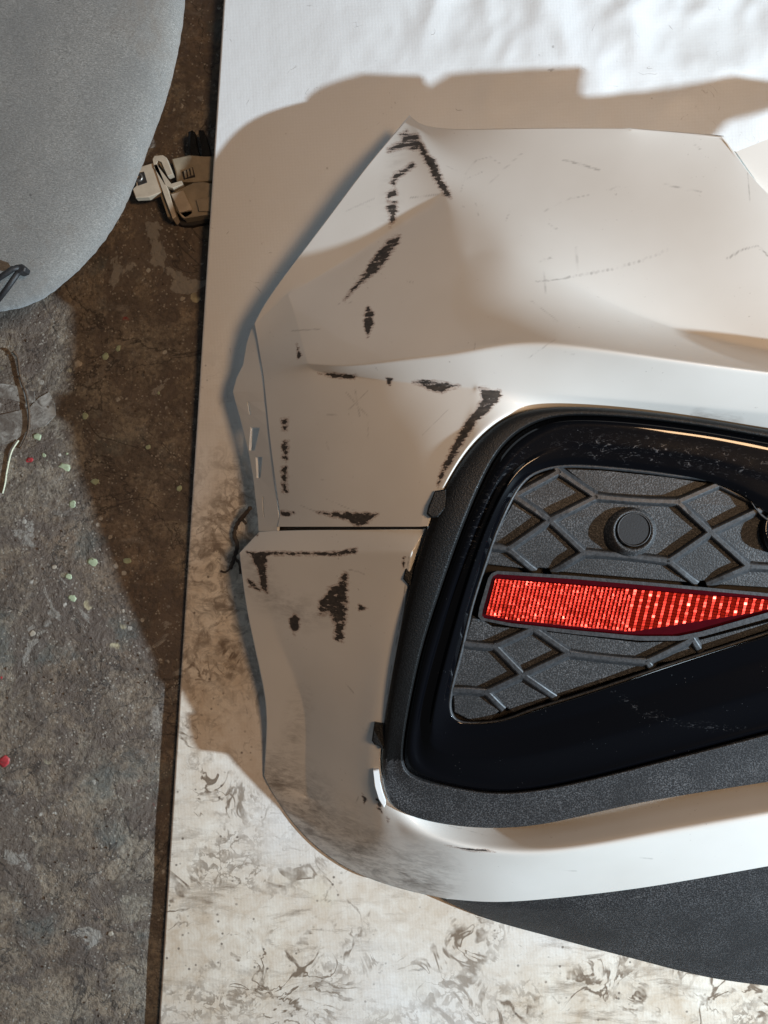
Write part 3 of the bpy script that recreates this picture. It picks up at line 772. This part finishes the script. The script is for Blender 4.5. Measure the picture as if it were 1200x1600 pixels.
a = me.attributes.new('scuff', 'FLOAT', 'POINT'); a.data.foreach_set('value', sc.astype(np.float32))

# frame tabs lying over the white panel
for poly, z in [([(697,764),(680,767),(670,790),(667,803),(674,809),(684,808),(700,790)], 0.1205), ([(662,868),(642,870),(635,880),(630,905),(638,914),(644,922),(656,905)], 0.1055),
                ([(606,1130),(585,1130),(581,1158),(585,1164),(592,1166),(596,1172),(604,1165)], 0.0765)]:
    v, f = prism(poly, z, z - 0.014, 2.5); t = make('frame_tab', v, f, M['frame'], frame, False); fix_normals(t, False)
# white strip added for the lit gap in the lower left corner of the frame
v, f = prism([(583,1204),(592,1202),(594,1222),(598,1240),(603,1256),(600,1262),(592,1250),(585,1228)], 0.0705, 0.060, 1.5)
make('lit_gap_strip', v, f, M['white'], bumper)

# --- diamond grille
grille = empty('grille'); grille.parent = bumper
O = [s[4] for s in ST]
Oc = [tuple(p) for p in catmull(O, 6)]
zp = lambda x, y: zO(x, y) - 0.0068
v = [P(x, y, zO(x, y) - 0.0145) for x, y in Oc]
bk = make('backing_plate', v, [tuple(range(len(v)))], M['dark'], grille); fix_normals(bk)
# satin rim just inside the trim
rimv, rimf = [], []
cx, cy = 960, 920
nO = len(Oc)
for i, (x, y) in enumerate(Oc):
    a_ = Oc[max(i - 1, 0)]; b_ = Oc[min(i + 1, nO - 1)]; tx, ty = b_[0] - a_[0], b_[1] - a_[1]; l = math.hypot(tx, ty) or 1
    nx_, ny_ = ty / l, -tx / l
    if nx_ * (cx - x) + ny_ * (cy - y) < 0 and 10 < i < nO - 10: nx_, ny_ = -nx_, -ny_
    if i <= 10: nx_, ny_ = 0, 1
    if i >= nO - 10: nx_, ny_ = -0.3, -0.95
    for d_, dz in ((0.0, -0.006), (1.0, -0.0022), (3.5, -0.0018), (5.5, -0.0035), (7.0, -0.014)):
        xx, yy = x + nx_ * d_, y + ny_ * d_; rimv.append(P(xx, yy, zO(x, y) + dz))
rimf = [(i * 5 + c, i * 5 + c + 1, (i + 1) * 5 + c + 1, (i + 1) * 5 + c) for i in range(nO - 1) for c in range(4)]
rim = make('grille_rim', rimv, rimf, M['bar'], grille, True); fix_normals(rim)

nd = dict(a=(803,775), b=(873,737), A=(932,776), H=(859,813), B=(1059,784), t=(1124,756), C=(1195,792), D=(1111,832), F=(1045,877), G=(913,864), I=(794,858), i=(757,852),
          j=(834,891), k=(864,893), m=(1087,911), n=(1107,912), E=(1170,885), e=(1250,890), b2=(866,727), a2=(793,780), t2=(1140,752),
          J=(773,1010), J0=(718,1004), J1=(832,983), K=(817,1055), L=(889,1021), L1=(836,984), M=(1011,1034), M1=(1082,999), m2=(1094,1017), M2=(1019,1045), K2=(869,1091), N=(760,1082), N0=(702,1079), N2=(785,1107),
          w1=(1330,850), E2=(1330,896))
bars = ['a b', 'a H', 'b A', 'A H', 'A B', 'B t', 't C', 'B D', 'D C', 'D E', 'E e', 'D F', 'F G', 'F m', 'E n', 'H G', 'H I', 'I i', 'I j', 'G k', 'a a2', 'b b2', 't t2', 'C w1',
        'J0 J', 'J J1', 'J K', 'K L', 'L1 L', 'L M', 'M M1', 'M1 m2', 'M M2', 'K K2', 'K N', 'N N0', 'N N2']
for bname in bars:
    p, q = (np.array(nd[n_], float) for n_ in bname.split())
    d = q - p; l = np.hypot(*d); d /= l; p = p - d * 3.0; q = q + d * 3.0; l += 6.0; nrm = np.array((-d[1], d[0])); ns = 5
    stub = bname.split()[1] in ('m2', 'M2', 'N2', 'm', 'n', 'j', 'k', 'K2')
    v, f = [], []
    for s_ in range(ns + 1):
        t = s_ / ns; c = p + d * l * t + nrm * (1.6 * math.sin(math.pi * t) if bname in ('A B', 'F G', 'L M', 'J0 J', 'N N0') else 0)
        flare = 1 + 0.15 * (max(0, abs(t - 0.5) - 0.32) / 0.18)
        dip = -0.003 * max(0, t - 0.5) * 2 if stub else 0
        for off, dz in ((-9.5, -0.0090), (-7.4, -0.0060), (-4.4, -0.0033), (-2.6, -0.0028), (2.6, -0.0028), (4.4, -0.0033), (7.4, -0.0060), (9.5, -0.0090)):
            g = c + nrm * off * (flare if abs(off) < 8 else 1.0); v.append(P(g[0], g[1], zO(g[0], g[1]) + dz + dip))
    for s_ in range(ns):
        for c_ in range(7): f.append((s_ * 8 + c_, s_ * 8 + c_ + 1, (s_ + 1) * 8 + c_ + 1, (s_ + 1) * 8 + c_))
    f += [tuple(range(8)), tuple(ns * 8 + c_ for c_ in range(7, -1, -1))]
    bo = make('grille_bar', v, f, M['bar'], grille, False); fix_normals(bo)
def inset(poly, d):
    n = len(poly); A_ = sum(poly[i][0] * poly[(i + 1) % n][1] - poly[(i + 1) % n][0] * poly[i][1] for i in range(n)); sgn = 1 if A_ > 0 else -1
    out = []
    for i in range(n):
        p0, p1, p2 = (np.array(poly[(i + q) % n], float) for q in (-1, 0, 1))
        e1 = (p1 - p0) / (np.hypot(*(p1 - p0)) or 1); e2 = (p2 - p1) / (np.hypot(*(p2 - p1)) or 1)
        n1 = np.array((-e1[1], e1[0])) * sgn; n2 = np.array((-e2[1], e2[0])) * sgn
        b = n1 + n2; b = b / max(np.dot(b, n1), 0.45) if np.hypot(*b) > 1e-6 else n1
        out.append(tuple(p1 + b * d))
    return out
X = nd
cells = [[X['a'],X['b'],X['A'],X['H']], [(795,790),X['a'],X['H'],X['I'],(764,853),(774,826)], [X['H'],X['G'],(866,893),(832,890),X['I']],
 [X['A'],X['B'],X['D'],X['F'],X['G'],X['H']], [(880,731),(940,731),(1040,741),(1122,756),X['B'],X['A']], [X['B'],X['t'],X['C'],X['D']],
 [X['D'],X['C'],(1330,845),(1330,892),X['E']], [X['D'],X['E'],X['n'],X['m'],X['F']], [X['G'],X['F'],(1085,912),(866,894)], [X['I'],(757,853),(757,885),(832,891)],
 [X['E'],(1330,897),(1330,930),(1110,913)], [X['t'],(1150,762),(1192,785)], [(797,776),(812,757),(835,740),(868,730),X['b'],X['a']],
 [(722,1003),X['J'],X['J1'],(770,975),(736,955)], [X['J'],X['J1'],X['L'],X['K']], [(720,1004),X['J'],X['K'],X['N'],(703,1078)],
 [(704,1080),X['N'],(786,1110),(770,1128),(735,1130),(706,1115)], [X['N'],X['K'],(868,1092),(800,1118)], [X['K'],X['L'],X['M'],(1022,1045),(872,1092)],
 [X['L1'],(1000,1000),(1075,1001),X['M'],X['L']], [(1011,1036),X['M1'],(1200,968),(1330,930),(1330,940),(1200,988),(1045,1038)]]
for cl in cells:
    poly = inset(cl, 4.0)
    v, f = prism(poly, zp, lambda x, y: zO(x, y) - 0.0144, 1.6)
    po = make('grille_panel', v, f, M['panel'], grille); fix_normals(po, False)

# --- parking sensor
sensor = empty('parking_sensor'); sensor.parent = bumper
def lathe(cx, cy, prof, n=48):
    v, f = [], []
    c0 = P(cx, cy, prof[0][1])
    for r, z in prof:
        for i in range(n):
            t = 2 * math.pi * i / n; v.append((c0.x + r * math.cos(t), c0.y + r * math.sin(t), z))
    for l in range(len(prof) - 1):
        for i in range(n):
            j = (i + 1) % n; f.append((l * n + i, l * n + j, (l + 1) * n + j, (l + 1) * n + i))
    f.append(tuple((len(prof) - 1) * n + i for i in range(n)))
    return v, f
zs = zO(985, 828)
v, f = lathe(983, 829, [(0.0172, zs - 0.0095), (0.0162, zs - 0.0064), (0.0138, zs - 0.0025), (0.0130, zs - 0.0012), (0.0122, zs - 0.0009), (0.0112, zs - 0.0018), (0.0109, zs - 0.006)])
make('sensor_housing', v, f, M['panel'], sensor, True)
v, f = lathe(985.5, 827, [(0.0107, zs - 0.008), (0.0107, zs - 0.0016), (0.0104, zs - 0.0010), (0.0101, zs - 0.0010), (0.0099, zs - 0.0016), (0.0099, zs - 0.002)])
make('sensor_ring', v, f, M['bar'], sensor, True)
v, f = lathe(986, 826.5, [(0.0098, zs - 0.005), (0.0098, zs - 0.0014), (0.0096, zs - 0.0012), (0.004, zs - 0.0012)])
make('sensor_face', v, f, M['sensor'], sensor, False)

# --- black tow-eye cap at the edge of the picture
zc = zO(1228, 826)
v, f = lathe(1228, 826, [(0.0175, zc - 0.009), (0.0175, zc - 0.003), (0.0168, zc - 0.0018), (0.0155, zc - 0.0018), (0.0140, zc - 0.0035), (0.0135, zc - 0.0060), (0.005, zc - 0.0060)])
make('round_cap', v, f, M['gloss'], bumper, True)

# --- red reflector
refl = empty('reflector'); refl.parent = bumper
HO = [(747,963),(749,950),(763,903),(768,896),(777,892),(900,900),(1060,914),(1200,927),(1345,940),(1345,946),(1300,948),(1200,966),(1100,994),(1060,1001),(1000,1001),(900,991),(800,979),(752,969)]
LI = [(753,962),(754,955),(768,905),(771,900),(777,897),(900,905),(1060,919),(1200,932),(1320,941),(1320,942),(1290,943),(1200,957),(1095,987),(1060,994),(1000,994),(900,985),(800,974),(757,966)]
def zr(x, y): return zO(x, y) - 0.0015
v = [P(x, y, zO(x, y) - 0.013) for x, y in HO] + [P(x, y, zr(x, y)) for x, y in HO] + [P(x, y, zr(x, y)) for x, y in LI] + [P(x, y, zr(x, y) - 0.003) for x, y in LI]
n = len(HO); f = [(l * n + i, l * n + (i + 1) % n, (l + 1) * n + (i + 1) % n, (l + 1) * n + i) for l in range(3) for i in range(n)]
hs = make('reflector_housing', v, f, M['bar'], refl); fix_normals(hs)
v, f = prism(LI, lambda x, y: zr(x, y) - 0.0018, lambda x, y: zr(x, y) - 0.006, 0); lens = make('lens_edge', v, f, M['red_rim'], refl); fix_normals(lens, False)
field = [(759,961),(775,902),(900,911),(1060,925),(1180,936),(1270,943),(1180,957),(1095,981),(1058,988),(1000,988),(900,979),(800,969)]
def clip_poly(poly, win):
    out = poly; n = len(win)
    for i in range(n):
        a_, b_ = np.array(win[i], float), np.array(win[(i + 1) % n], float); e = b_ - a_; inp, out = out, []
        side = lambda p: e[0] * (p[1] - a_[1]) - e[1] * (p[0] - a_[0])
        for k in range(len(inp)):
            p, q = inp[k], inp[(k + 1) % len(inp)]; sp_, sq_ = side(p), side(q)
            if sp_ >= 0: out.append(p)
            if sp_ * sq_ < 0: out.append(p + (q - p) * (sp_ / (sp_ - sq_)))
        if not out: return []
    return out
v, f = [], []
rr = random.Random(5)
ux = np.array((6.2, 0.56)); uy = np.array((-1.1, 4.6))
LV = LAMP.normalized(); HV = (LV + Vector((0, 0, 1))).normalized()
for r in range(-6, 30):
    for c in range(-6, 85):
        base = np.array((778.0, 906.0)) + ux * c + uy * r
        g = 0.07
        q = clip_poly([base + ux * a_ + uy * b_ for a_, b_ in ((g, g), (1 - g, g), (1 - g, 1 - g), (g, 1 - g))], field)
        if len(q) < 3: continue
        cc = base + ux * 0.5 + uy * 0.5
        axis = 906 + (cc[0] - 778) * 0.14 + 18                       # tiles tilted to glint the lamp upwards, most along this line
        off = abs(cc[1] - axis) / 26 + max(0, (cc[0] - 930) / 120)
        j = 0.035 + 0.075 * min(off, 2.2)
        nrm = (HV + Vector((rr.gauss(0, j), rr.gauss(0, j), 0)) + Vector((0, 0, 0.10 * min(off, 2.0)))).normalized()
        if cc[0] > 985 and c % 2: nrm = Vector((-0.45, 0.1, 0.9)).normalized()
        nrm.z = max(nrm.z, 0.55); i0 = len(v); cp = P(cc[0], cc[1], zr(*cc) - 0.0006)
        for p_ in q:
            w_ = P(p_[0], p_[1], zr(*p_) - 0.0006); dz = -(nrm.x * (w_.x - cp.x) + nrm.y * (w_.y - cp.y)) / nrm.z
            v.append(Vector((w_.x, w_.y, w_.z + dz * 0.9)))
        f.append(tuple(range(i0, i0 + len(q))))
pf = make('prism_field', v, f, M['red'], refl, False, kind='stuff'); fix_normals(pf)

# --- black diffuser under the white lip
A_ = [(700,1394,18),(770,1399,27),(850,1393,31),(925,1385,37),(1005,1375,43),(1105,1358,50),(1200,1341,57),(1345,1315,64)]
B_ = [(696,1403,15),(765,1418,19),(850,1422,25),(925,1420,31),(1005,1415,37),(1105,1404,43),(1200,1392,49),(1345,1370,56)]
C_ = [(698,1408,10),(760,1432,10),(850,1446,14),(925,1456,18),(1005,1462,21),(1105,1468,25),(1200,1466,29),(1345,1458,36)]
D_ = [(702,1411,8),(757,1437,4),(850,1461,4),(925,1482,4),(1005,1502,4),(1105,1530,4),(1200,1541,5),(1345,1560,6)]
E_ = [(706,1409,1),(760,1433,1),(850,1456,1),(925,1477,1),(1005,1496,1),(1105,1523,1),(1200,1533,1),(1345,1550,1)]
R_ = [A_, B_, C_, D_, E_]
v = [P(x, y, z * mm) for row in R_ for x, y, z in row]
f = grid_faces(5, 8, lambda r, c: r * 8 + c)
cr = [(8 + c, 9 + c, 0.5) for c in range(7)] + [(24 + c, 25 + c, 0.7) for c in range(7)]
cage('diffuser', v, f, cr, M['grain'], bumper, 4, [], 0.002)

# --- inner return of the bumper top beyond the cut-out, its unseen right run shaped to cast the sheet's shadow edge
T_ = [(1112,224,.1015),(1150,237,.1065),(1203,216,.110),(1253,210,.110),(1337,206,.110),(1411,202,.110),(1412,254,.110),(1526,244,.110),(1600,230,.110),(1662,217,.110),(1735,228,.110),(1798,254,.110)]
Bt = [(1112,240,.100),(1152,252,.103),(1203,314,.106),(1253,375,.107),(1337,425,.110),(1411,460,.110),(1412,460,.110),(1545,410,.110),(1631,322,.110),(1662,291,.110),(1735,264,.110),(1798,275,.110)]
v = [P(*p) for p in T_ + Bt]
f = [(i, i + 1, i + 13, i + 12) for i in range(11)]
ret = make('top_return', v, f, M['paint'], bumper); fix_normals(ret)
m = ret.modifiers.new('t', 'SOLIDIFY'); m.thickness = 0.0024; m.offset = -1

# ------------------------------------------------------------------ grey felt panel, upper left
felt = empty('felt_panel', P(-60, 100, 0.0))
tag(felt, 'grey felt-covered rounded panel raised over the floor in the top left corner', 'panel')
OUT = catmull([(300,-330),(297,-150),(291,0),(283,65),(266,142),(240,217),(214,285),(190,338),(160,384),(118,430),(62,472),(0,489),(-120,496),(-330,498)], 14)
cen = np.array((-420.0, -420.0))
v, f = [], []
prof = [(0.10, 0.046), (0.025, 0.046), (0.006, 0.052), (0.0, 0.060), (0.008, 0.069), (0.028, 0.077), (0.07, 0.083), (0.16, 0.088), (0.35, 0.090), (0.7, 0.091)]
for p in OUT:
    for t, z in prof:
        q = p + (cen - p) * t + (1.3 * mnoise.noise((p[0] / 7, p[1] / 7, 3)) if t < 0.02 else 0); zz = z + 0.0016 * mnoise.noise((q[0] / 90, q[1] / 90, t)) * (1 if t > 0.01 else 0.3)
        v.append(P(q[0], q[1], zz))
w = len(prof); f = [(i * w + c, i * w + c + 1, (i + 1) * w + c + 1, (i + 1) * w + c) for i in range(len(OUT) - 1) for c in range(w - 1)]
fp = make('felt_shell', v, f, M['felt'], felt, True); fix_normals(fp)
m = fp.modifiers.new('s', 'SUBSURF'); m.levels = 1; m.render_levels = 1
stain = []
for vv in v:
    kk = (D - vv.z) / 1200; stain.append((vv.x / kk + 600, 800 - vv.y / kk))
sx = np.array([s_[0] for s_ in stain]); sy = np.array([s_[1] for s_ in stain])
st = np.clip(1 - seg_dist([(252,-60),(246,30),(240,80)], sx, sy, False) / 26, 0, 1)
a = fp.data.attributes.new('stain', 'FLOAT', 'POINT'); a.data.foreach_set('value', st.astype(np.float32))
zf = 0.0915
for path in ([(34,418,zf+.002),(20,420,zf+.004),(4,431,zf+.003),(-20,446,zf)], [(33,420,zf+.001),(24,432,zf+.003),(10,452,zf+.003),(-12,480,zf-.004)]):
    v, f = tube([P(*p) for p in path], [0.0016, 0.0020, 0.0019, 0.0018], 8)
    make('cord_loop', v, f, M['cord'], felt, True)
v, f = prism([(22,414),(34,412),(40,418),(38,424),(30,427),(22,424)], zf + 0.004, zf - 0.003, 2); make('cord_knot', v, f, M['cord'], felt)

# ------------------------------------------------------------------ ivory bracket on the floor between panel and sheet
br = empty('lamp_bracket', (*P(270, 300, -0.022).xy, -0.024))
tag(br, 'broken ivory plastic clip bracket on the floor beside the sheet edge', 'bracket')
zb = -0.0045
def pl(name, poly, zt, zbm, mat, bev=1.2):
    v, f = prism(poly, zt, zbm, bev); o = make(name, v, f, mat, br); fix_normals(o, False); return o
pl('mounting_plate', [(209,263),(240,254),(246,262),(253,300),(232,308),(212,309),(207,296),(213,290)], zb - .001, zb - .007, M['tan'])
pl('nut_recess_shade', [(212,271),(225,268),(230,285),(216,290)], zb - .0006, zb - .003, M['dark'], .5)  # dark plate laid on top stands for the shade of the recess
v, f = lathe(217, 278, [(0.0035, zb - .001), (0.0035, zb + .0006), (0.0030, zb + .001), (0.0019, zb + .001), (0.0017, zb - .0004)], 20); make('nut', v, f, M['steel'], br, True)
pl('strap', [(238,248),(241,243),(254,242),(260,246),(270,272),(262,275),(256,262),(252,252),(246,250),(243,255),(252,268),(268,288),(284,283),(286,288),(270,294),(258,290),(240,262)], zb, zb - .006, M['tan'], 1)
pl('strap_slot_plate', [(246,252),(256,250),(269,271),(261,274)], zb - .003, zb - .006, M['tan2'], .6)
pl('rib', [(240,257),(245,256),(263,297),(275,338),(270,342),(256,305)], zb, zb - .013, M['tan'], 1)
pl('rib', [(249,300),(256,303),(268,338),(262,339)], zb - .004, zb - .014, M['tan2'], 1)
pl('shell', [(266,302),(302,285),(318,284),(340,288),(340,334),(318,336),(288,341),(276,330)], zb - .003, zb - .016, M['tan2'], 2)
pl('pad', [(267,303),(286,297),(300,327),(280,332)], zb - .0012, zb - .006, M['tan'], 1.2)
pl('pad', [(280,333),(300,329),(301,333),(288,341),(284,339)], zb - .0030, zb - .008, M['tan'], .8)
pl('upper_block', [(268,248),(295,242),(318,244),(340,244),(340,282),(300,284),(276,284),(274,268)], zb - .005, zb - .016, M['tan2'], 2)
pl('clip_window_shade', [(284,268),(301,261),(305,276),(287,280)], zb - .0042, zb - .0065, M['dark'], .6)  # opening drawn as a dark plate, its inner shade put into the colour
for i in range(3): pl('clip_rib', [(287 + 5 * i, 267 - 2 * i), (290 + 5 * i, 266 - 2 * i), (292 + 5 * i, 277 - 2 * i), (289 + 5 * i, 278 - 2 * i)], zb - .0034, zb - .006, M['tan2'], .4)
pl('side_pad', [(306,312),(340,305),(340,330),(311,330)], zb - .001, zb - .006, M['tan2'], 1)
pl('prong', [(294,206),(300,203),(304,206),(306,224),(312,244),(300,246),(294,228)], zb - .006, zb - .014, M['frame'], 1)
pl('prong', [(310,203),(318,203),(322,212),(330,244),(316,244)], zb - .006, zb - .014, M['frame'], 1)
pl('foot', [(248,318),(262,340),(285,352),(300,352),(330,345),(330,338),(290,342),(262,320)], zb - .012, zb - .018, M['dark'], 1.5)

# ------------------------------------------------------------------ litter on the floor
def fz(px, py, h):
    x, y = (px - 600) * k0, -(py - 800) * k0; return P(px, py, floor_z(x, y) + h)
v, f = tube([fz(x, y, h) for x, y, h in catmull([(21,549,.004),(28,560,.003),(32,590,.002),(42,620,.003),(46,655,.0025),(42,680,.002),(31,701,.0015)], 4)], [0.0016, 0.0013, 0.0011] + [0.0009] * 19 + [0.0007] * 3, 6)
tw = make('twig', v, f, M['twig'], None, True); tag(tw, 'thin brown twig lying on the concrete below the grey felt panel', 'twig')
v, f = tube([fz(x, y, h) for x, y, h in catmull([(29,688,.0015),(18,706,.0018),(11,735,.0014),(8,755,.0015),(4,771,.0012)], 5)], 0.0007, 6)
th = make('thread', v, f, M['thread'], None, True); tag(th, 'short pale thread on the concrete just left of the green paint drops', 'thread')
def scrap(poly, label):
    v = [fz(x, y, .0006 + .0003 * mnoise.noise((x / 20, y / 20, 2))) for x, y in poly]; n = len(v)
    v += [Vector((p.x, p.y, p.z - .0018)) for p in v[:n]]
    f = [tuple(range(n))] + [(i, n + i, n + (i + 1) % n, (i + 1) % n) for i in range(n)]
    o = make('tape_scrap', v, f, M['scrap'], None); fix_normals(o, False); tag(o, label, 'tape scrap', 'scraps stuck to the floor')
scrap([(-30,597),(10,600),(30,604),(53,612),(55,628),(38,631),(28,627),(10,622),(-30,618)], 'grey dirty strip of tape on the floor, above the larger scrap')
scrap([(-30,655),(10,646),(45,638),(60,622),(76,613),(85,630),(87,648),(72,664),(45,672),(20,690),(-30,705)], 'larger torn grey scrap with angled corner on the floor')
